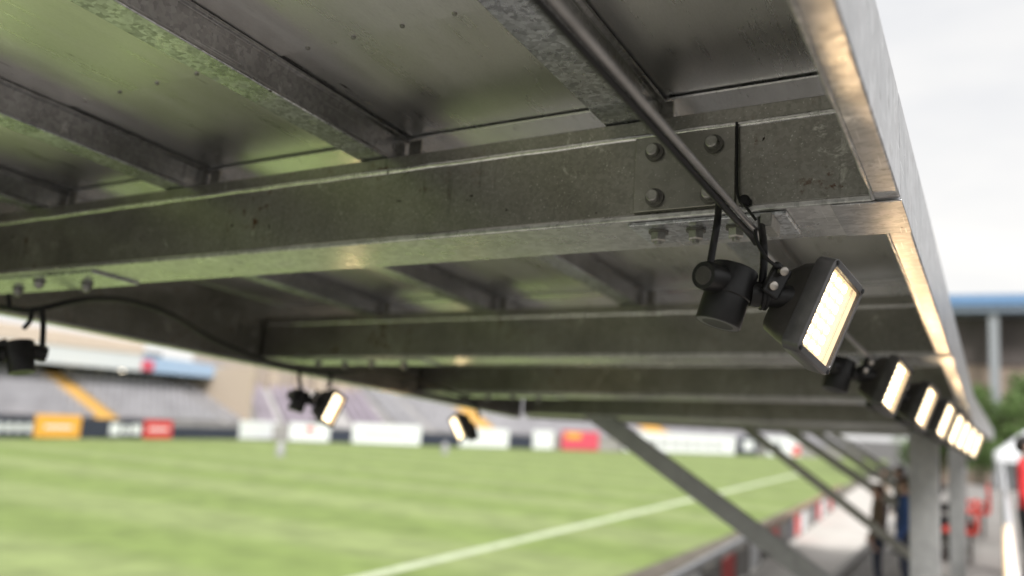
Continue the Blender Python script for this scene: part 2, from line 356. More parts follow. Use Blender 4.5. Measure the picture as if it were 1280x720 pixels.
# plates bolted under the bottom flange
def under_plate(parent, u0, u1, v0, v1, bolts, r=.0165):
    p = boxo('flange_plate', (u0, u1, v0, v1, .5265, .5345), M_SPANG, parent, bevel=.002)
    for (u, v) in bolts:
        bm = bmesh.new(); tube(bm, [(u, v, .5265), (u, v, .5225)], r * 1.25, 18); smooth_by_angle(finish('washer', bm, M_WASH, p))
        bm = bmesh.new(); tube(bm, [(u, v, .5225), (u, v, .507), (u, v, .504)], [r, r, r * .8], 6); finish('bolt', bm, M_BOLT, p)
        bm = bmesh.new(); tube(bm, [(u, v, .505), (u, v, .4975)], r * .45, 10); smooth_by_angle(finish('bolt_end', bm, M_BOLT, p))
ub = [rf(*p, w=.515) for p in ((823, 296), (870, 294), (920, 291))]
under_plate(B1, -.655, -.335, 1.603, 1.74, [(q[0], q[1]) for q in ub])
for v, i in ((1.6, 1), (3.37, 2), (4.85, 3)):
    under_plate(beams[i], -3.28, -2.42, v + .02, v + .19, [(-3.1, v + .06), (-2.75, v + .06), (-2.98, v + .13), (-2.6, v + .13)])
for i in (2, 3): under_plate(beams[i], -.655, -.335, BEAMS[i] + .005, BEAMS[i] + .14, [(-.586, BEAMS[i] + .06), (-.508, BEAMS[i] + .06), (-.43, BEAMS[i] + .06)])
# columns and braces carrying the canopy
def wpart(name, bm, m, bevel=0.):      # world-space part of the canopy
    o = finish(name, bm, m, CAN, bevel=bevel); o.matrix_parent_inverse = CAN.matrix_world.inverted(); return o
bm = bmesh.new(); zt = 2.6 + .075
box(bm, -.375, -.195, 6.40, 6.56, 1.0, zt); c1 = wpart('column', bm, M_COL, .006)
bm = bmesh.new(); box(bm, -.40, -.17, 6.37, 6.59, zt - .02, zt + .0); wpart('column_head', bm, M_COL, .003)
def strut(name, a, b, w, t, m):
    a, b = Vector(a), Vector(b); d = b - a; ln = d.length; bm = bmesh.new()
    box(bm, 0, ln, -t / 2, t / 2, -w / 2, w / 2)
    x = d.normalized(); y = Vector((0, 1, 0)); z = x.cross(y).normalized(); y = z.cross(x)
    mm = Matrix(((x.x, y.x, z.x, a.x), (x.y, y.y, z.y, a.y), (x.z, y.z, z.z, a.z), (0, 0, 0, 1)))
    bmesh.ops.transform(bm, matrix=mm, verts=bm.verts[:]); return bm
q0 = wf(737, 512, y=6.5); q1 = wf(1020, 722, y=6.5); dd = (q1 - q0); q2 = q0 + dd * 1.32
wpart('brace', strut('b', q0, q2, .14, .07, 0), M_COL, .004)

# level rear section of the canopy beyond the first column
d2 = W @ R.T @ np.array([0, 1, 0]); d2[2] = 0; d2 = nrm(d2); x2 = np.array([d2[1], -d2[0], .02]); x2 = nrm(x2); n2 = np.cross(x2, d2)
org = EYE + W @ R.T @ np.array([0, 6.35, 0]) + np.array([0, 0, .0])
CAN2 = empty('stand_canopy', 'level far section of steel stand canopy beyond the square grey column', 'canopy', mat4(np.array([x2, d2, n2]).T, org))
for k in range(1, 9):
    v = k * 1.7; prism('cross_beam', beam_profile(v), 'u', U0, U1, [M_WEB, M_FLANGE], CAN2, bevel=.003, mi=[1, 0, 0, 0, 0, 0, 1, 1])
    boxo('deck_sheet', (U0 - .03, -.19, v - 1.47, v + .22, .8505, .853), M_DECK, CAN2)
for u in PU: prism('purlin', [(p + u, q) for p, q in pur_prof], 'v', .3, 13.7, [M_PURLIN, M_SPANG], CAN2, mi=[1, 1] + [0] * 9)
prism('fascia_beam', [(-.180, .537), (-.136, .537), (-.136, .747), (-.180, .747)], 'v', .24, 13.9, M_FASC, CAN2, bevel=.004)
prism('edge_beam', [(U0 - .07, .50), (U0 - .002, .50), (U0 - .002, .76), (U0 - .07, .76)], 'v', .24, 13.8, M_WEB, CAN2)
def c2part(name, bm, m, bevel=0.):
    o = finish(name, bm, m, CAN2, bevel=bevel); o.matrix_parent_inverse = CAN2.matrix_world.inverted(); return o
for k, y in enumerate((11.0, 15.2, 18.0, 20.6)):
    bm = bmesh.new(); box(bm, -.24 - .01 * k, -.08 - .01 * k, y, y + .16, 1.0, 2.6 + .06); c2part('column', bm, M_COL, .006)
    t, b = (wf(930, 533, y=11.0), wf(1135, 692, y=11.0)) if k == 0 else (np.array([-2.75, y, 2.66]), np.array([-.45, y, 1.2]))
    c2part('brace', strut('b', t, b + (b - t) * .2, .10 if k == 0 else .14, .07, 0), M_WEB)  # darker steel than the near brace; puts the backlit shade into the colour

# ------------------------------------------------------------------ floodlights
e1 = np.array([.0765, .153, -.0257]); e2 = np.array([.0815, -.055, -.085]); e1 = nrm(e1); e2 = nrm(e2 - e1 * e1.dot(e2)); nl = np.cross(e2, e1)
if nl[2] < 0: nl = -nl; 
# right-handed frame x=short axis, y=long axis, z=out of the lamp
xl = np.cross(e1, nl)
ZC = 1.50
def camp(px, py, z=ZC): return ray(px, py) * z
LC = camp(1041, 398, 1.49)
LM = np.array([xl, e1, nl]).T                         # lamp axes in camera axes
def loc(px, py, z=ZC): return Vector(LM.T @ (camp(px, py, z) - LC))
def cdir(x, y, z): return Vector(LM.T @ nrm((x, y, z)))
def rrect(hx, hy, r, z, n=4):
    o = []
    for cx, cy, a0 in ((hx - r, hy - r, 0), (-hx + r, hy - r, PI / 2), (-hx + r, -hy + r, PI), (hx - r, -hy + r, 1.5 * PI)):
        for k in range(n + 1):
            a = a0 + PI / 2 * k / n; o.append((cx + r * math.cos(a), cy + r * math.sin(a), z))
    return o
def loft(bm, rings, cap0=True, cap1=True):
    V = [[bm.verts.new(p) for p in r] for r in rings]; n = len(V[0])
    for i in range(len(V) - 1):
        for k in range(n): bm.faces.new((V[i][k], V[i][(k + 1) % n], V[i + 1][(k + 1) % n], V[i + 1][k]))
    if cap0: bm.faces.new(V[0][::-1])
    if cap1: bm.faces.new(V[-1])
HX, HY = .066, .0885
def make_floodlight(name, label, group):
    root = empty(name, label, 'floodlight', mat4(W @ LM, EYE + W @ LC), group)
    bm = bmesh.new()
    loft(bm, [rrect(.030, .048, .012, -.102), rrect(.040, .058, .016, -.098), rrect(.056, .074, .016, -.060), rrect(.059, .080, .016, -.034)], True, False)
    smooth_by_angle(finish('housing', bm, M_LAMP, root), 30)
    bm = bmesh.new()
    loft(bm, [rrect(.058, .079, .012, -.036), rrect(HX - .001, HY - .001, .016, -.035), rrect(HX, HY, .016, -.033), rrect(HX, HY, .016, -.003), rrect(HX - .003, HY - .003, .014, 0),
              rrect(.0585, .0745, .007, 0), rrect(.0575, .0735, .006, -.002), rrect(.0570, .0730, .005, -.009)], False, False)
    bz = smooth_by_angle(finish('bezel', bm, M_RIM, root), 30)
    for sx in (-1, 1):
        for sy in (-1, 1):
            bm = bmesh.new(); tube(bm, [(sx * .0575, sy * .0800, -.001), (sx * .0575, sy * .0800, .0012), (sx * .0575, sy * .0800, .0018)], [.0046, .0046, .003], 10); finish('screw', bm, M_RUBBER, bz)
    bm = bmesh.new(); loft(bm, [rrect(.0573, .0733, .005, -.0095), rrect(.0573, .0733, .005, -.0078)]); pn = finish('led_board', bm, M_LEDP, root)
    bm = bmesh.new()
    for i in range(3):
        for j in range(7):
            cx = -.0425 + i * .0255; cy = -.060 + j * .0200; loft(bm, [rrect(.0092, .0066, .003, -.0077, 2), rrect(.0090, .0064, .003, -.0068, 2), rrect(.0062, .0042, .002, -.0058, 2)], False)
            bmesh.ops.translate(bm, vec=(cx, cy, 0), verts=bm.verts[-36:])
    tag(finish('led_chips', bm, M_LED, pn), kind='stuff')
    bm = bmesh.new()
    for i in range(2): cx = -.02975 + i * .0255; box(bm, cx - .0006, cx + .0006, -.070, .070, -.0077, -.0050)
    box(bm, .0335, .0350, -.070, .070, -.0077, -.0042)
    finish('reflector_rib', bm, mat('reflector_white', (.7, .66, .58), .3, .2), pn)
    bm = bmesh.new(); loft(bm, [rrect(.0574, .0734, .005, -.0032), rrect(.0574, .0734, .005, -.0020)]); finish('glass', bm, M_GLASS, root)
    ld = bpy.data.lights.new('lamp_light', 'SPOT'); ld.energy = 22.; ld.color = (1, .66, .34); ld.spot_size = math.radians(155); ld.spot_blend = .6; ld.shadow_soft_size = 0
    lo = bpy.data.objects.new('lamp_light', ld); C.objects.link(lo); lo.parent = root; lo.location = (0, 0, .003); lo.rotation_euler = (PI, 0, 0)
    # rear bracket with two bolts
    ax = (loc(985, 372) - loc(930, 366)); 
    pa, pb = loc(938, 367, 1.52), loc(978, 371, 1.515)
    bm = bmesh.new(); d = (pb - pa)
    tube(bm, [pa, pa + d * .3, pa + d * .32, pa + d * .55, pa + d * .57, pa + d * .75, pa + d * 1.35], [.0225, .0225, .025, .025, .0205, .0205, .0225], 20)
    smooth_by_angle(finish('swivel_arm', bm, M_BLACK, root), 35)
    bm = bmesh.new(); tube(bm, [pa + d * .34, pa + d * .40], .0275, 20); tube(bm, [pa + d * .46, pa + d * .52], .0275, 20); tag(smooth_by_angle(finish('clamp_ring', bm, M_RUBBER, root), 35))
    ba, bb = loc(966, 362, 1.485), loc(982, 332, 1.50); bd = (bb - ba).normalized(); bn = cdir(.1, -.1, 1); bs = bd.cross(bn).normalized()
    bm = bmesh.new(); mm = Matrix((tuple(bd) + (0,), tuple(bs) + (0,), tuple(bn) + (0,), (0, 0, 0, 1))).transposed(); mm.translation = ba
    box(bm, -.012, .050, -.017, .017, -.012, .003, 0, mm); finish('bracket', bm, M_BLACK, root, bevel=.004, seg=3)
    for px, py in ((966, 357), (979, 339)):
        c = loc(px, py, 1.482); bm = bmesh.new(); tube(bm, [c - bn * .006, c + bn * .006, c + bn * .0075], [.0078, .0078, .0055], 12); smooth_by_angle(finish('bracket_bolt', bm, M_GAL_SMALL, root))
    # cylindrical driver can: body, cap rim, end lens, side entry stub
    t0, t1 = loc(918, 338, 1.53), loc(897, 405, 1.512); d = t1 - t0
    bm = bmesh.new(); tube(bm, [t0 - d * .06, t0 - d * .04, t0, t0 + d * .48, t0 + d * .49, t0 + d * .5, t0 + d * .975, t0 + d, t0 + d * 1.001, t0 + d * .985],
                           [.030, .0405, .0425, .0425, .0415, .0400, .0400, .0385, .029, .0285], 36)
    can = smooth_by_angle(finish('driver_can', bm, M_BLACK, root), 35)
    bm = bmesh.new(); tube(bm, [t0 + d * .97, t0 + d * .994, t0 + d * 1.0], [.0255, .0255, .018], 28); smooth_by_angle(finish('end_lens', bm, M_GLASSY, can), 35)
    bm = bmesh.new(); tube(bm, [t0 + d * .972, t0 + d * 1.004], [.0395, .0385], 36, False); smooth_by_angle(finish('end_ring', bm, M_RIM, can))
    bm = bmesh.new(); tube(bm, [t0 + d * .998, t0 + d * 1.003, t0 + d * 1.004], [.0372, .0370, .0275], 36, False); smooth_by_angle(finish('end_face', bm, M_RIM, can), 35)
    s0, s1 = loc(908, 351, 1.52), loc(879, 344, 1.475); dd = s1 - s0
    bm = bmesh.new(); tube(bm, [s0 - dd * .2, s0 + dd * .92, s0 + dd], [.0255, .0255, .0235], 24); smooth_by_angle(finish('entry_stub', bm, M_BLACK, can), 35)
    bm = bmesh.new(); tube(bm, [s0 + dd * .998, s0 + dd * 1.02], [.0165, .015], 20); smooth_by_angle(finish('stub_plug', bm, M_LAMP, can), 35)
    return root
M_GLASSY = mat('dark_lens', (.02, .024, .022), .12, spec=.8, var=.1)
def copy_tree(o, parent=None):
    c = o.copy(); C.objects.link(c)
    if parent is not None: c.parent = parent
    for ch in list(o.children): copy_tree(ch, c)
    return c
GR = 'floodlights along the outer fascia'
FL = make_floodlight('floodlight', 'black floodlight with lit warm panel hung below bolted splice plate', GR)
base_rot = Matrix(mat4(W @ LM, (0, 0, 0)))
def canopy_world(p): return Vector(EYE + W @ R.T @ np.array(p, float))
right = [((1122, 485), .372), ((1160, 510), .385), ((1184, 527), .398), ((1197, 538), .405), ((1206, 545), .412), ((1214, 551), .418), ((1222, 557), .424)]
words = ['second', 'third', 'fourth', 'fifth', 'sixth', 'seventh', 'last']
right_pos = []
for (px, w), wd_ in zip(right, words):
    c = copy_tree(FL); p = rf(*px, w=w); right_pos.append(p); c.matrix_world = Matrix.Translation(canopy_world(p)) @ base_rot
    c['label'] = f'{wd_} lit floodlight of the row along outer fascia, counted from splice plate'
# pitch-side row, hung under the edge joints
zr = Matrix.Rotation(PI, 4, Vector(W @ R.T @ np.array([0, 0, 1])))
GL = 'floodlights along the pitch-side edge'
e1m = nrm([-.0765, .153, -.0257]); nm_ = np.array([-nl[0], nl[1], nl[2]]); nm_ = nrm(nm_ - e1m * e1m.dot(nm_))
mirror_rot = mat4(W @ np.array([np.cross(e1m, nm_), e1m, nm_]).T, (0, 0, 0))
def side_light(anchor, rot, label, base=None):
    c = copy_tree(FL); c.matrix_world = Matrix.Translation(canopy_world(anchor)) @ rot @ (base or base_rot); c['label'] = label; c['group'] = GL
    for ch in c.children:
        if ch.type == 'LIGHT': ch.data = ch.data.copy(); ch.data.energy = 1.6
    return c
off = R @ (camp(906, 372, 1.52) - LC)            # can centre relative to the lamp face in canopy axes
p = rf(27, 448, v=1.68); o2 = np.array([-off[0], -off[1], off[2]])
side_light(p - o2, zr, 'black can of floodlight hung under left end plate of thick near beam')
side_light(rf(418, 512, v=3.42), Matrix.Rotation(math.radians(24), 4, 'Z'), 'lit floodlight on pitch-side edge where long drooping cable ends')
side_light(rf(571, 535, v=4.95), Matrix.Rotation(math.radians(-16), 4, 'Z'), 'lit floodlight on pitch-side edge turned to face the pitch corner', mirror_rot)

# ------------------------------------------------------------------ conduit and cables
def hung(name, pts, r, m, label, cat, seg=10, n=8, group=None):
    bm = bmesh.new(); tube(bm, curve([canopy_world(p) for p in pts], n), r, seg); o = smooth_by_angle(finish(name, bm, m), 50); return tag(o, label, cat, group)
cu, cw = -.388, .492
cd = empty('conduit', 'thin steel conduit pipe running below the near beam toward floodlight', 'pipe', mat4(W @ R.T, EYE))
bm = bmesh.new(); tube(bm, [(cu, .2, cw), (cu, 1.55, cw), (cu, 1.575, cw), (cu, 1.577, cw), (cu, 1.60, cw)], [.0057, .0057, .0057, .0075, .0075], 18); smooth_by_angle(finish('pipe', bm, M_COND, cd))
bm = bmesh.new(); box(bm, cu + .008, cu + .030, 1.585, 1.66, .500, .5262); finish('pipe_clip', bm, M_BOLT, cd, bevel=.002)
hung('power_cable', [(cu - .0115, .2, cw - .005), (cu - .0122, .7, cw - .006), (cu - .012, 1.1, cw - .005), (cu - .0118, 1.35, cw - .006), (cu - .0115, 1.52, cw - .006), (cu - .008, 1.575, cw - .009), (cu - .002, 1.60, cw - .02)], .0060, M_RUBBER, 'black cable strapped alongside steel conduit pipe', 'cable', 12)
c3 = lambda px, py, z: tuple(R @ camp(px, py, z))
pq = rf(921, 156, v=1.590)
hung('web_cable', [tuple(rf(921, 153, v=1.592)), tuple(rf(921, 185, v=1.590)), tuple(rf(921, 225, v=1.590)), tuple(rf(923, 246, v=1.588)), tuple(rf(932, 258, v=1.584)), tuple(rf(945, 275, v=1.584))], .0028, M_RUBBER, 'thin black cable running straight down beam web beside splice plate', 'cable')
bm = bmesh.new(); q = rf(931, 251, v=1.59); 
tube(bm, [canopy_world((q[0], 1.5995, q[2])), canopy_world((q[0], 1.584, q[2])), canopy_world((q[0], 1.581, q[2]))], [.011, .011, .008], 16)
tag(smooth_by_angle(finish('cable_gland', bm, M_RUBBER)), 'small round black rubber gland at bottom of beam web', 'cable gland')
hung('hanger_cable', [tuple(rf(899, 246, v=1.588)), c3(897, 275, 1.50), c3(892, 305, 1.49), c3(888, 332, 1.485), c3(892, 345, 1.50)], .0063, M_RUBBER, 'thick black hanger cable down to side stub of big floodlight can', 'cable', 14)
hung('hanger_cable', [tuple(rf(951, 276, w=.528)), c3(954, 300, 1.535), c3(955, 325, 1.53), c3(953, 350, 1.525), c3(951, 358, 1.525)], .0068, M_RUBBER, 'straight thick black hanger cable above swivel arm of big floodlight', 'cable', 14)
hung('lamp_lead', [c3(944, 287, 1.51), c3(947, 304, 1.50), c3(957, 321, 1.49), c3(968, 331, 1.485), c3(977, 336, 1.487)], .0032, M_RUBBER, 'thin black lead curving from conduit end into lamp bracket', 'cable', 10)
# hangers of the other right-hand lights
for p, wd_ in zip(right_pos, words):
    a = p + off
    for s, du in (('a', -.02), ('b', .045)):
        top = (a[0] + du * .5, a[1] + .03, .535); 
    hung('hanger_cable', [(a[0] - .015, a[1] + .02, .536 if 0 else .54), (a[0] - .016, a[1] + .02, .47), (a[0] - .012, a[1], a[2] + .045)], .006, M_RUBBER, f'black hanger cable of the {wd_} floodlight along outer fascia', 'cable', 8, 4)
# a run of conduit that carries them
bm = bmesh.new(); tube(bm, [canopy_world((-.43, 1.83, .52)), canopy_world((-.40, 3.3, .522)), canopy_world((-.36, 5.2, .524)), canopy_world((-.33, 6.6, .524))], .009, 12)
tag(finish('conduit', bm, M_COND), 'steel conduit carrying the row of floodlights behind the near beam', 'pipe')
# pitch-side hangers and the drooping cable
def c3v(px, py, v): return tuple(rf(px, py, v=v))
hung('drooping_cable', [c3v(-40, 384, 1.66), c3v(0, 384, 1.68), c3v(30, 388, 1.70), c3v(55, 385, 1.74), c3v(90, 377, 1.85), c3v(125, 373, 2.0), c3v(165, 377, 2.2), c3v(215, 394, 2.5), c3v(265, 423, 2.85), c3v(325, 449, 3.2), c3v(375, 463, 3.38), c3v(430, 466, 3.4)], .0105, M_RUBBER, 'long black cable drooping along pitch-side edge beam', 'cable', 12)
hung('drooping_cable', [c3v(430, 466, 3.41), c3v(470, 462, 3.8), c3v(520, 474, 4.3), c3v(575, 494, 4.8), c3v(600, 503, 4.9)], .0075, M_RUBBER, 'black cable linking the two lit pitch-side floodlights', 'cable', 12)
hung('hanger_cable', [c3v(10, 368, 1.68), c3v(12, 384, 1.68)], .007, M_RUBBER, 'short black tie holding cable under left end plate', 'cable tie', 8)
hung('hanger_cable', [c3v(39, 388, 1.69), c3v(38, 400, 1.68), c3v(30, 410, 1.68)], .008, M_RUBBER, 'curved black lead into top of left floodlight can', 'cable', 10)
hung('hanger_cable', [c3v(52, 386, 1.70), c3v(54, 405, 1.69), c3v(53, 432, 1.68)], .0095, M_RUBBER, 'thick black hanger down to stub of left floodlight can', 'cable', 10)
hung('hanger_cable', [c3v(374, 460, 3.42), c3v(375, 478, 3.42), c3v(378, 495, 3.42)], .010, M_RUBBER, 'black hanger down to can of lit floodlight where drooping cable ends', 'cable', 10)
hung('hanger_cable', [c3v(412, 463, 3.44), c3v(413, 474, 3.44), c3v(411, 485, 3.44)], .010, M_RUBBER, 'black hanger behind lamp head of lit floodlight where drooping cable ends', 'cable', 10)
hung('hanger_cable', [c3v(590, 503, 4.95), c3v(596, 512, 4.95), c3v(600, 522, 4.95)], .010, M_RUBBER, 'black hanger above lit floodlight turned to the pitch corner', 'cable', 10)

# ------------------------------------------------------------------ far stands, boards, roofs
M_SEATG = mat('grey_plastic_seats', (.36, .355, .38), .6, var=.15, vscale=.8)
M_SEATP = mat('purple_grey_seats', (.33, .29, .345), .6, var=.15, vscale=.8)
M_STEP = mat('terrace_concrete', (.40, .39, .39), .85, var=.12, vscale=.7)
M_ORANGE = mat('orange_stair_paint', (.62, .40, .12), .6, var=.1)
M_ROOFW = mat('white_roof_sheet', (.62, .65, .68), .5, var=.08)
M_ROOFB = mat('blue_roof_edge', (.34, .46, .64), .5, var=.08)
M_PEACH = mat('peach_roof_edge', (.60, .50, .43), .6, var=.1)
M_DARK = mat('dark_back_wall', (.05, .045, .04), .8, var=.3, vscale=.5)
M_TAN = mat('tan_pillar', (.42, .35, .28), .8, var=.1)
M_NAVY = mat('navy_board', (.03, .035, .06), .5, var=.15)
M_WHITE = mat('white_board', (.75, .77, .8), .5, var=.04)
M_RED = mat('red_board', (.62, .05, .05), .5, var=.08)
M_PINK = mat('pink_red_board', (.62, .08, .13), .5, var=.08)
M_OBOARD = mat('orange_board', (.80, .40, .06), .5, var=.08)
M_BRICK = mat('brick_infill', (.33, .28, .24), .85, var=.2, vscale=2)
def frame2(a, b):                       # local x along a->b, local y away from the pitch
    a, b = Vector((a[0], a[1], 0)), Vector((b[0], b[1], 0)); x = (b - a).normalized(); y = Vector((0, 0, 1)).cross(x)
    m = Matrix(((x.x, y.x, 0, a.x), (x.y, y.y, 0, a.y), (0, 0, 1, 0), (0, 0, 0, 1))); return m, (b - a).length
def grandstand(a, b, rows, label, seatm, stairs, z0=1.0, rise=.30, tread=.72, roof=True, skip=()):
    m, ln = frame2(a, b); root = empty('grandstand', label, 'grandstand', m)
    boxo('front_wall', (0, ln, 0, .25, 0, z0 + .12), M_CONC, root)
    seat = None
    for r in range(rows):
        y0 = .25 + r * tread; z = z0 + r * rise
        boxo('terrace_step', (0, ln, y0, y0 + tread, 0, z), M_STEP, root)
        segs = []; x = .4; st = sorted(stairs)
        for s in st + [(ln + 9, 0)]:
            x1 = min(s[0] - s[1] / 2, ln - .3)
            if x1 > x: segs.append((x, x1))
            x = s[0] + s[1] / 2
        bm = bmesh.new()
        for (xa, xb) in segs:
            n = max(1, int((xb - xa) / .55))
            for k in range(n):
                cx = xa + (k + .5) * (xb - xa) / n
                box(bm, cx - .21, cx + .21, y0 + .18, y0 + .52, z + .26, z + .32); box(bm, cx - .21, cx + .21, y0 + .50, y0 + .56, z + .30, z + .66)
        tag(finish('seat_row', bm, seatm, root), kind='stuff')
    for s in stairs:
        bm = bmesh.new()
        for r in range(rows):
            y0 = .25 + r * tread; z = z0 + r * rise; box(bm, s[0] - s[1] / 2, s[0] + s[1] / 2, y0 - .02, y0 + tread * .5, z - .2, z + .16); box(bm, s[0] - s[1] / 2, s[0] + s[1] / 2, y0 + tread * .5, y0 + tread - .02, z, z + .31)
        finish('stair', bm, s[2], root)
    return root, ln
yb = .25 + 9 * .72; zb = 1.0 + 9 * .30
# side stand opposite, under the white and blue roof edge
A0, A1 = (-45.4, 6), (-45.4, 46.6)
S, LN = grandstand(A0, A1, 9, 'long grey seated stand with one orange stair under white roof', M_SEATG, [(29.2, 1.5, M_ORANGE), (38.6, .5, M_STEP)])
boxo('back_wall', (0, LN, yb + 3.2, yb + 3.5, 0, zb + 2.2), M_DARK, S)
boxo('concourse', (0, LN, yb, yb + 3.2, 0, zb - .15), M_STEP, S)
for x in (2, 8, 14, 20, 25.5, 28.2, 31, 33.2, 37.6, 40.0): boxo('pillar', (x, x + .55, yb + .5, yb + 1.0, zb - .15, zb + 1.6), M_TAN, S, bevel=.03)
rfz = 2.6
bm = bmesh.new()
v = [(-.5, -1.2, rfz + 2.0), (29.5, -1.2, rfz + 1.62), (29.5, -1.2, rfz + 2.85), (-.5, -1.2, rfz + 3.6), (-.5, yb + 4, rfz + 1.9), (29.5, yb + 4, rfz + 1.6), (29.5, yb + 4, rfz + 3.0), (-.5, yb + 4, rfz + 3.7)]
def hexa(name, v, m, root):
    bm = bmesh.new(); V = [bm.verts.new(p) for p in v]
    for q in ((0, 1, 2, 3), (4, 7, 6, 5), (0, 4, 5, 1), (3, 2, 6, 7), (0, 3, 7, 4), (1, 5, 6, 2)): bm.faces.new([V[i] for i in q])
    return finish(name, bm, m, root)
def band(name, x0, x1, y0, y1, zb0, zb1, zt0, zt1, m):
    hexa(name, [(x0, y0, zb0), (x1, y0, zb1), (x1, y0, zt1), (x0, y0, zt0), (x0, y1, zb0 + .1), (x1, y1, zb1 + .1), (x1, y1, zt1 + .1), (x0, y1, zt0 + .1)], m, S)
band('roof', -.5, 34.2, 4.2, yb + 4, 4.25, 4.25, 5.55, 5.35, M_ROOFW)
band('roof', 34.25, 42.5, 4.2, yb + 4, 4.25, 4.25, 5.35, 5.1, M_ROOFB)
boxo('roof_edge_sign', (34.2, 35.1, 4.10, 4.18, 4.35, 5.0), M_PINK, S)
band('roof_trim', -.5, 34.2, 4.15, 4.6, 5.57, 5.37, 7.0, 6.1, M_PEACH)
bm = bmesh.new(); tube(bm, [(35.0, yb + .35, zb + .75), (35.0, yb + .45, zb + .75)], .24, 16); finish('wall_lamp', bm, emit('stand_lamp', (1, .86, .66), 3.), S)
boxo('end_wall', (LN + .02, LN + .2, .3, yb + 3.4, 0, 5.05), M_TAN, S)
# corner stand
B0, B1_ = (-45.4, 46.9), (-39.6, 55.6)
S2, L2 = grandstand(B0, B1_, 9, 'corner stand with pale stair flights and light purple seats', M_SEATP, [(2.0, .5, M_STEP), (6.4, 2.2, M_STEP)])
boxo('back_wall', (-3.5, L2, yb + 1.0, yb + 1.3, 0, zb + 2.4), M_BRICK, S2)
for x in (.6, 2.4, 4.6, 6.2, 8.2): boxo('pillar', (x, x + .7, yb + .4, yb + .95, zb - .3, zb + 1.5), M_TAN, S2)
boxo('tunnel', (4.0, 5.2, -.06, -.01, .2, 1.5), M_DARK, S2)
# end stand
E0, E1 = (-39.3, 56.2), (-11.5, 118)
S3, L3 = grandstand(E0, E1, 11, 'end stand of grey seats behind the white boards with orange stair flights', M_SEATG, [(3.2, .6, M_STEP), (9.3, 1.8, M_ORANGE), (31.5, 3.4, M_ORANGE)], rise=.32)
boxo('back_wall', (0, L3, .25 + 11 * .72, .5 + 11 * .72, 0, 7.5), M_CONC, S3)
# advertising boards along the far edge of the pitch
bpath = [Vector((-44.75, 10)), Vector((-44.75, 46.2)), Vector((-39.2, 55.1)), Vector((-12, 115.2))]
def on_path(px):                        # board line hit by the vertical plane through this pixel column
    r = W @ ray(px, 545); d = Vector((r[0], r[1])).normalized()
    for a, b in zip(bpath[:-1], bpath[1:]):
        e = b - a; den = d.x * e.y - d.y * e.x
        if abs(den) < 1e-9: continue
        t = (d.y * a.x - d.x * a.y) / den
        if -1e-6 <= t <= 1 + 1e-6: return a + e * t, e.normalized()
    return None, None
def board(p0, p1, m, label, h=1.15, marks=(), mm=None, z=.06):
    a, t = on_path(p0); b, t2 = on_path(p1)
    if a is None or b is None: return
    b = a + t * (b - a).length
    root = empty('advertising_board', label, 'board', frame2(a, b)[0]); ln = (b - a).length
    boxo('panel', (0, ln, -.10, -.02, z, h), m, root, bevel=.01)
    for x in (.15, .85): boxo('foot', (ln * x - .03, ln * x + .03, -.3, .2, 0, .06), M_DARK, root)
    for (x0, x1, z0, z1, mk) in marks: boxo('print', (ln * x0, ln * x1, -.112, -.1005, h * z0, h * z1), mk, root)
    return root
dash = [(.06 + .16 * k, .16 + .16 * k, .3, .7, M_WHITE) for k in range(6)]
board(-40, 39, M_NAVY, 'navy board with white print left of the orange board', marks=dash)
board(41, 98, M_OBOARD, 'plain orange advertising board', h=1.3, marks=[(.2, .8, .42, .55, M_WHITE)])
board(99, 131, M_NAVY, 'short plain navy board beside orange board')
board(132, 177, M_NAVY, 'navy board with white print beside red board', marks=[(.06, .34, .2, .8, M_WHITE), (.42, .58, .25, .7, M_WHITE), (.66, .92, .25, .75, M_WHITE)])
board(178, 213, M_RED, 'red advertising board below grey seats', marks=[(.15, .85, .45, .6, M_WHITE)])
board(214, 297, M_NAVY, 'dark board in front of the corner stand', h=.8)
board(298, 357, M_WHITE, 'white board beside corner stand', h=1.3)
board(361, 411, M_WHITE, 'white board with a red mark', h=1.3, marks=[(.4, .6, .5, .8, M_RED)])
board(412, 439, M_NAVY, 'short navy board between two white boards', h=1.0)
board(440, 523, M_WHITE, 'wide white board seen between two lit floodlights', h=1.5, marks=[(.12, .8, .42, .58, M_SEATG)])
board(524, 574, M_NAVY, 'navy board below grey seats of end stand', h=1.0)
board(575, 635, M_WHITE, 'white board behind floodlight facing pitch corner', h=1.55)
board(636, 665, M_NAVY, 'navy board beside round white emblem', h=1.1)
board(666, 691, M_WHITE, 'small square white emblem board', h=1.6)
board(702, 748, M_PINK, 'pinkish red board just left of nearest steel brace', h=1.7, marks=[(.1, .5, .6, .9, M_OBOARD)])
board(780, 918, M_WHITE, 'long white board between two steel braces', h=1.9, z=.1, marks=[(.1 + .1 * k, .17 + .1 * k, .35, .65, M_SEATG) for k in range(8)])
board(922, 947, M_NAVY, 'navy board with white emblem right of long white board', h=2.0, marks=[(.25, .75, .3, .8, M_WHITE)])
board(958, 1000, M_WHITE, 'white board with red end past second brace', h=2.1, marks=[(.75, .98, .1, .6, M_RED), (.1, .4, .3, .7, M_NAVY)])
# two white markers lying on the grass
for px, lb in (((350, 570), 'small white marker block on grass in front of white boards'), ((556, 567), 'small white marker block on grass under floodlight facing pitch corner')):
    q = wf(*px, z=0); bm = bmesh.new()
    tube(bm, [(q[0], q[1], .0), (q[0], q[1], .06), (q[0], q[1], .5), (q[0], q[1], .66), (q[0], q[1], .72)], [.22, .22, .2, .15, .06], 16)
    tag(smooth_by_angle(finish('marker_block', bm, M_SEATG)), lb, 'marker')

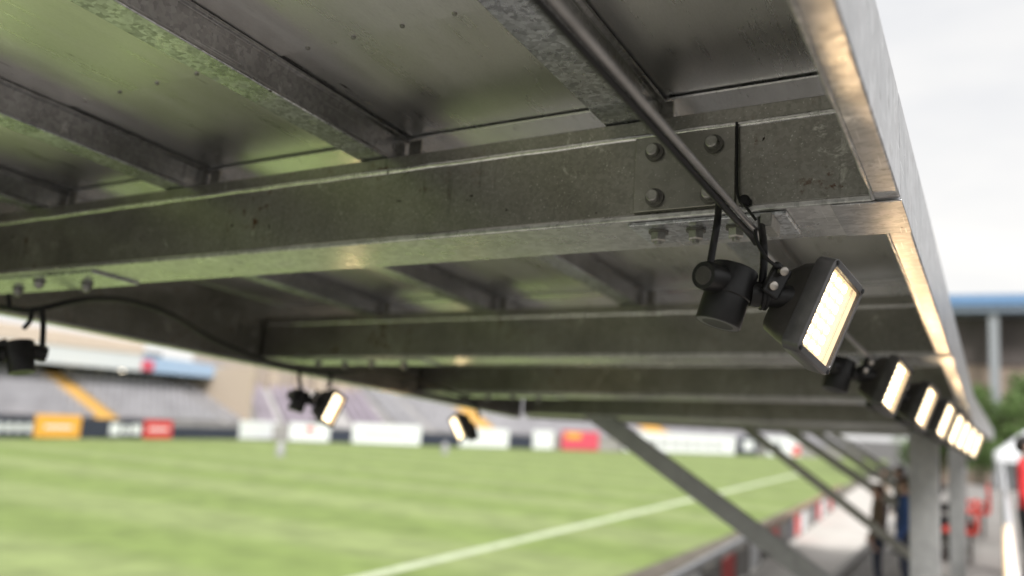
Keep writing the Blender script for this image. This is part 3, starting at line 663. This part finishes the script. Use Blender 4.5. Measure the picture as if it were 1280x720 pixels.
# ------------------------------------------------------------------ near side: perimeter rail, boards, terrace
RH = .72; RA, RB = wf(836, 722, z=RH), wf(1050, 607, z=RH); ra = Vector((RA[0], RA[1], 0)); rb = Vector((RB[0], RB[1], 0)); print('fence', ra, rb); rm, rl = frame2(ra, rb)
M_RAILW = mat('white_rail_paint', (.45, .46, .48), .4, var=.06)
M_RAILB = mat('brown_rail_timber', (.24, .16, .11), .7, var=.25)
pr_ = empty('perimeter_fence', 'pitch-side fence with white top rail and red and white panels', 'fence', rm)
boxo('top_rail', (-2, 4.6, -.06, .06, .63, .73), M_RAILW, pr_, bevel=.02)
boxo('top_rail', (4.62, 5.4, -.06, .06, .63, .73), M_RAILW, pr_, bevel=.02)
boxo('top_rail', (5.42, rl, -.06, .06, .63, .73), M_RAILB, pr_, bevel=.02)
cols = [M_NAVY, M_RED, M_WHITE, M_CONC, M_RED, M_CONC, M_WHITE, M_DARK, M_RED, M_CONC, M_NAVY, M_RED, M_WHITE, M_CONC]
x = -2.0; k = 0
while x < rl - .6:
    boxo('post', (x - .04, x + .04, -.04, .04, 0, .63), M_CONC, pr_); w = 1.25
    boxo('panel', (x + .05, min(x + w - .05, rl), -.025, .025, .08, .55), cols[k % len(cols)], pr_, bevel=.005); x += w; k += 1
# terrace of the near stand
TZ = 1.0
bmk = boxo('front_kerb_wall', (-2.12, -2.0, -6, 40, 0, .3), M_CONC); tag(bmk, 'low grey concrete wall between pale path and near terrace', 'wall')
M_TERR = mat('terrace_floor', (.205, .195, .185), .85, var=.25, vscale=1.5)
for k, (x0, x1, z) in enumerate(((-2.0, -1.5, .22), (-1.5, -1.0, .45), (-1.0, -.45, .7), (-.45, 3.0, TZ))):
    tag(boxo('terrace', (x0, x1, -6, 40, -.008, z), M_TERR), kind='structure')
# white handrail at the right
h0, h1 = wf(1266, 735, z=2.08), wf(1252, 566, z=2.08 + .0); hd = (h1 - h0); hd[2] = 0; hd = nrm(hd)
hr = empty('handrail', 'white tubular handrail beside red-jacketed person', 'handrail', loc=(0, 0, 0))
bm = bmesh.new(); tube(bm, [tuple(h0 - hd * 1.0), tuple(h0), tuple(h0 + hd * 24)], .034, 16); smooth_by_angle(finish('rail', bm, M_RAILW, hr))
for s in (1.5, 4.5, 8, 12, 16, 20, 23.9):
    q = h0 + hd * s; bm = bmesh.new(); tube(bm, [(q[0], q[1], TZ), (q[0], q[1], q[2] - .03)], .022, 12); smooth_by_angle(finish('post', bm, M_COL, hr))
# red seats
SEATL = ['red plastic seat before the seat of grey-capped person', 'red plastic seat that grey-capped person sits on', 'red plastic seat just past grey-capped person', 'lone pair red seat beyond grey-capped person, first of two', 'lone pair red seat beyond grey-capped person, second of two', 'farthest single red plastic seat on the terrace']
M_REDS = mat('red_plastic_seat', (.55, .05, .035), .4, var=.1)
for i, (x, y) in enumerate(((-.18, 13.6), (-.18, 14.15), (-.18, 14.7), (.02, 17.6), (.02, 18.2), (.05, 20.5))):
    r = empty('stadium_seat', SEATL[i], 'seat', loc=(x, y, TZ), group='red terrace seats')
    boxo('seat_pan', (-.20, .22, -.24, .24, .40, .45), M_REDS, r, bevel=.015); boxo('backrest', (.19, .25, -.24, .24, .44, .80), M_REDS, r, bevel=.02)
    for sx in (-.12, .14): boxo('leg', (sx - .02, sx + .02, -.03, .03, 0, .40), M_DARK, r)

# ------------------------------------------------------------------ people
def cloth(name, c): return mat(name, c, .85, var=.15, vscale=12)
M_SKIN = mat('skin', (.45, .28, .21), .55, var=.05); M_HAIR_B = mat('brown_hair', (.06, .04, .025), .6, var=.3, vscale=60); M_HAIR_D = mat('dark_hair', (.02, .016, .014), .6, var=.3, vscale=60); M_CAP = mat('grey_cap', (.36, .38, .42), .8, var=.1)
def person(label, loc, rz, top, legs, hair, sit=False, h=1.72, arms=None, cap=False):
    s = h / 1.72
    # joints: name -> (pos, radius, class); facing -y
    J = {'pelvis': ((0, 0, .95), .145, 't'), 'belly': ((0, -.01, 1.10), .140, 't'), 'chest': ((0, 0, 1.30), .150, 't'), 'sh': ((0, .01, 1.43), .10, 't'), 'neck': ((0, 0, 1.50), .056, 's'), 'head': ((0, -.02, 1.60), .085, 's'), 'crown': ((0, -.01, 1.675), .070, 's')}
    E = [('pelvis', 'belly'), ('belly', 'chest'), ('chest', 'sh'), ('sh', 'neck'), ('neck', 'head'), ('head', 'crown')]
    for sd, g in (('L', 1), ('R', -1)):
        J['shj' + sd] = ((g * .17, .01, 1.42), .066, 't'); J['elb' + sd] = ((g * .235, .02, 1.13), .048, 't'); J['wri' + sd] = ((g * .24, -.09, .91), .036, 't'); J['palm' + sd] = ((g * .24, -.12, .84), .036, 's'); J['tip' + sd] = ((g * .235, -.14, .77), .018, 's'); J['thumb' + sd] = ((g * .215, -.165, .835), .013, 's')
        J['hip' + sd] = ((g * .09, 0, .90), .098, 'l'); J['knee' + sd] = ((g * .10, -.02, .50), .066, 'l'); J['ank' + sd] = ((g * .10, .02, .10), .046, 'l'); J['toe' + sd] = ((g * .115, -.13, .04), .038, 'f')
        E += [('sh', 'shj' + sd), ('shj' + sd, 'elb' + sd), ('elb' + sd, 'wri' + sd), ('wri' + sd, 'palm' + sd), ('palm' + sd, 'tip' + sd), ('palm' + sd, 'thumb' + sd), ('pelvis', 'hip' + sd), ('hip' + sd, 'knee' + sd), ('knee' + sd, 'ank' + sd), ('ank' + sd, 'toe' + sd)]
        if sit:
            J['knee' + sd] = ((g * .11, -.42, .93), .07, 'l'); J['ank' + sd] = ((g * .11, -.42, .53), .046, 'l'); J['toe' + sd] = ((g * .12, -.58, .475), .038, 'f')
            J['elb' + sd] = ((g * .25, -.06, 1.15), .05, 't'); J['wri' + sd] = ((g * .17, -.30, 1.06), .036, 't'); J['palm' + sd] = ((g * .14, -.36, 1.05), .036, 's'); J['tip' + sd] = ((g * .11, -.42, 1.03), .018, 's'); J['thumb' + sd] = ((g * .10, -.37, 1.07), .013, 's')
    dz = -.43 if sit else 0
    names = list(J); idx = {n: i for i, n in enumerate(names)}
    me = bpy.data.meshes.new('body'); me.from_pydata([(J[n][0][0] * s, J[n][0][1] * s, (J[n][0][2] + dz) * s) for n in names], [(idx[a], idx[b]) for a, b in E], [])
    o = bpy.data.objects.new('body_tmp', me); C.objects.link(o)
    md = o.modifiers.new('skin', 'SKIN'); md.use_smooth_shade = True
    for n, v in zip(names, me.skin_vertices[0].data):
        r = J[n][1] * s; v.radius = (r, r * (.78 if n in ('pelvis', 'belly', 'chest', 'sh') else 1)); v.use_root = n == 'pelvis'
    ms = o.modifiers.new('sub', 'SUBSURF'); ms.levels = 2; ms.render_levels = 2
    dg = bpy.context.evaluated_depsgraph_get(); dg.update(); me2 = bpy.data.meshes.new_from_object(o.evaluated_get(dg)); bpy.data.objects.remove(o)
    me2.materials.clear()
    for m in (top, legs, M_SKIN, M_DARK): me2.materials.append(m)
    cl = {'t': 0, 'l': 1, 's': 2, 'f': 3}; pos = [(Vector(me.vertices[i].co), J[n][2], J[n][1] * s) for i, n in enumerate(names)]
    for p in me2.polygons:
        p.use_smooth = True; p.material_index = cl[min(pos, key=lambda q: (q[0] - p.center).length - q[2] * .6)[1]]
    root = empty('person', label, 'person', loc=loc); root.rotation_euler = (0, 0, rz)
    place('body', me2, root)
    hz = (1.635 + dz) * s; hc = Vector((0, .012, hz)); bm = bmesh.new(); bmesh.ops.create_uvsphere(bm, u_segments=16, v_segments=10, radius=1)
    for v in bm.verts:
        c = v.co.copy(); v.co = hc + Vector((c.x * .094, c.y * .108, c.z * .112)) * s
        if c.y < -.25 and c.z < .35: v.co.y = hc.y + .01 + c.y * .03
        if c.z < -.3: v.co.z = max(v.co.z, hz - .075 * s)
    smooth_by_angle(finish('cap' if cap else 'hair', bm, hair, root), 60)
    # face: nose, eyes, mouth
    fz = (1.60 + dz) * s; bm = bmesh.new(); tube(bm, [(0, -.095 * s, fz + .025 * s), (0, -.118 * s, fz - .012 * s), (0, -.10 * s, fz - .02 * s)], [.008, .013, .01], 8); finish('nose', bm, M_SKIN, root, smooth=True)
    for g in (-1, 1):
        bm = bmesh.new(); bmesh.ops.create_uvsphere(bm, u_segments=8, v_segments=6, radius=.010, matrix=Matrix.Translation((g * .032 * s, -.093 * s, fz + .022 * s))); finish('eye', bm, M_DARK, root, smooth=True)
        bm = bmesh.new(); bmesh.ops.create_uvsphere(bm, u_segments=8, v_segments=6, radius=.024, matrix=Matrix.Translation((g * .088 * s, .0, fz + .005 * s)) @ Matrix.Diagonal((.4, .7, 1.2, 1))); finish('ear', bm, M_SKIN, root, smooth=True)
    bm = bmesh.new(); box(bm, -.022 * s, .022 * s, -.104 * s, -.094 * s, fz - .046 * s, fz - .040 * s); finish('mouth', bm, M_RED, root)
    return root
J_RED = cloth('red_jacket', (.60, .035, .04)); J_BLK = cloth('black_jacket', (.016, .017, .022)); J_BLU = cloth('blue_jacket', (.03, .07, .20)); J_BRN = cloth('brown_coat', (.14, .10, .065)); J_TAN = cloth('tan_coat', (.45, .36, .29)); J_GRY = cloth('dark_trousers', (.03, .03, .035)); J_NAVY = cloth('navy_trousers', (.025, .03, .05))
person('person in bright red jacket and dark trousers standing past handrail', (.50, 10.4, TZ), math.radians(80), J_RED, J_GRY, M_HAIR_D, h=1.70)
person('person in black jacket standing behind red-jacketed person', (.74, 12.6, TZ), math.radians(95), J_BLK, J_RED, M_HAIR_D, h=1.66)
person('person with grey cap and black jacket seated on red seat', (-.20, 14.15, TZ), math.radians(-90), J_BLK, J_GRY, M_CAP, sit=True, cap=True)
person('person in red top standing behind square grey column', (-.60, 13.2, .7), math.radians(-90), J_RED, J_GRY, M_HAIR_D, h=1.6)
person('brown-coated spectator on lowest terrace step below second brace', (-1.2, 13.6, .45), math.radians(-80), J_BRN, J_NAVY, M_HAIR_B, h=1.5)
person('blue-jacketed spectator on terrace beside square grey column', (-.72, 11.6, .7), math.radians(-85), J_BLU, J_NAVY, M_HAIR_B, h=1.45)
person('tan-coated spectator standing farther along lower terrace', (-1.75, 21.5, .22), math.radians(-80), J_TAN, J_GRY, M_HAIR_B, h=1.7)
person('dark-coated spectator on terrace steps far along under braces', (-1.25, 18.5, .45), math.radians(-90), J_BLK, J_GRY, M_HAIR_D, h=1.65)

# ------------------------------------------------------------------ right background: hall with blue roof edge, trees, white tent
bt = empty('hall', 'long tan hall with blue roof edge rising behind trees', 'building', loc=(0, 62, 0))
M_HALL = mat('tan_hall_wall', (.30, .235, .19), .8, var=.12, vscale=.4); M_DKBAND = mat('dark_wall_band', (.10, .085, .08), .8, var=.2, vscale=.6)
boxo('wall', (-2.6, 26, .5, 14, 0, 8.3), M_HALL, bt); boxo('dark_band', (-2.6, 26, .38, .49, 7.6, 10.6), M_DKBAND, bt)  # darker band across the top of the wall
prof = [(-1.2, 10.75), (14.5, 10.75), (14.5, 13.0), (6, 12.5), (-1.2, 11.85)]
bm = bmesh.new(); A = [bm.verts.new((-2.8, p, q)) for p, q in prof]; Bv = [bm.verts.new((26, p, q)) for p, q in prof]
for i in range(5): bm.faces.new((A[i], A[(i + 1) % 5], Bv[(i + 1) % 5], Bv[i]))
bm.faces.new(A); bm.faces.new(Bv[::-1]); finish('roof', bm, mat('blue_grey_roof', (.16, .20, .25), .45, var=.06), bt)
boxo('roof_edge', (-2.8, 26, -1.32, -1.22, 11.2, 11.87), mat('blue_roof_trim', (.14, .26, .45), .45), bt)
for x in (1.05, 7, 13, 19): boxo('post', (x, x + .55, -1.0, -.45, 0, 10.74), mat('grey_post', (.27, .29, .31), .6), bt)
M_LEAF = mat('leaf', (.10, .165, .045), .7, var=.45, vscale=3); M_BARK = mat('bark', (.08, .06, .045), .9, var=.3)
def tree(x, y, h, r, label):
    root = empty('tree', label, 'tree', loc=(x, y, 0), group='trees in front of the hall'); bm = bmesh.new()
    tube(bm, [(0, 0, 0), (.05, 0, h * .3), (0, .05, h * .55), (.1, 0, h * .8)], [.16, .13, .09, .03], 8)
    for k in range(7):
        a = k * 2.4; tube(bm, [(0, 0, h * (.3 + .05 * k)), (math.cos(a) * r * .4, math.sin(a) * r * .4, h * (.45 + .05 * k)), (math.cos(a) * r * .75, math.sin(a) * r * .75, h * (.55 + .05 * k))], [.06, .04, .015], 6)
    finish('trunk', bm, M_BARK, root)
    V, Fc = [], []; cl = []
    for k in range(60):
        a = random.uniform(0, 2 * PI); z = random.uniform(.28, 1.0); rr = r * math.sqrt(random.random()) * (1.05 - .55 * abs(z - .55) * 1.6); cl.append((math.cos(a) * rr, math.sin(a) * rr, h * z, random.uniform(.45, .8)))
    for k in range(7800):
        cx, cy, cz, cr_ = cl[k % 60]; d = Vector((random.gauss(0, 1), random.gauss(0, 1), random.gauss(0, .8))).normalized() * cr_ * random.random() ** .4
        p = Vector((cx, cy, cz)) + d; n = Vector((random.gauss(0, 1), random.gauss(0, 1), random.gauss(0, 1))).normalized(); t = n.orthogonal().normalized(); b = n.cross(t); q = random.uniform(.07, .13); i = len(V)
        V += [p - t * q, p + b * q * .5, p + t * q, p - b * q * .5]; Fc.append((i, i + 1, i + 2, i + 3))
    me = bpy.data.meshes.new('crown'); me.from_pydata(V, [], Fc); me.materials.append(M_LEAF); place('crown', me, root)
for x, y, h, r, lb in ((1.2, 50, 5.2, 2.0, 'round bushy green tree in front of tan hall beside fascia'), (3.6, 52, 6.2, 2.4, 'tall bushy green tree in front of tan hall behind white tent'), (-1.6, 53, 5.0, 2.0, 'green tree in front of tan hall hidden mostly by fascia'), (6.6, 50, 6, 2.4, 'green tree in front of tan hall at far side of tent')):
    tree(x, y, h, r, lb)
tent = empty('tent', 'white pitched tent roof behind handrail and people', 'tent', loc=(3.2, 40, 0))
M_TENT = mat('white_tent_cloth', (.72, .74, .77), .7, var=.05)
bm = bmesh.new(); V = [bm.verts.new(p) for p in ((-2.4, -3, 2.3), (2.4, -3, 2.3), (2.4, 3, 2.3), (-2.4, 3, 2.3), (0, -2.2, 4.3), (0, 2.2, 4.3), (-2.4, -3, 2.0), (2.4, -3, 2.0), (2.4, 3, 2.0), (-2.4, 3, 2.0))]
for q in ((0, 4, 5, 3), (1, 2, 5, 4), (0, 1, 4), (2, 3, 5), (0, 6, 7, 1), (1, 7, 8, 2), (2, 8, 9, 3), (3, 9, 6, 0)): bm.faces.new([V[i] for i in q])
finish('canopy', bm, M_TENT, tent)
for x in (-2.35, 2.35):
    for y in (-2.95, 2.95): boxo('pole', (x - .04, x + .04, y - .04, y + .04, 0, 2.0), M_RAILW, tent)
boxo('side_wall', (-2.3, 2.3, 2.9, 2.94, 0, 1.99), M_TENT, tent)
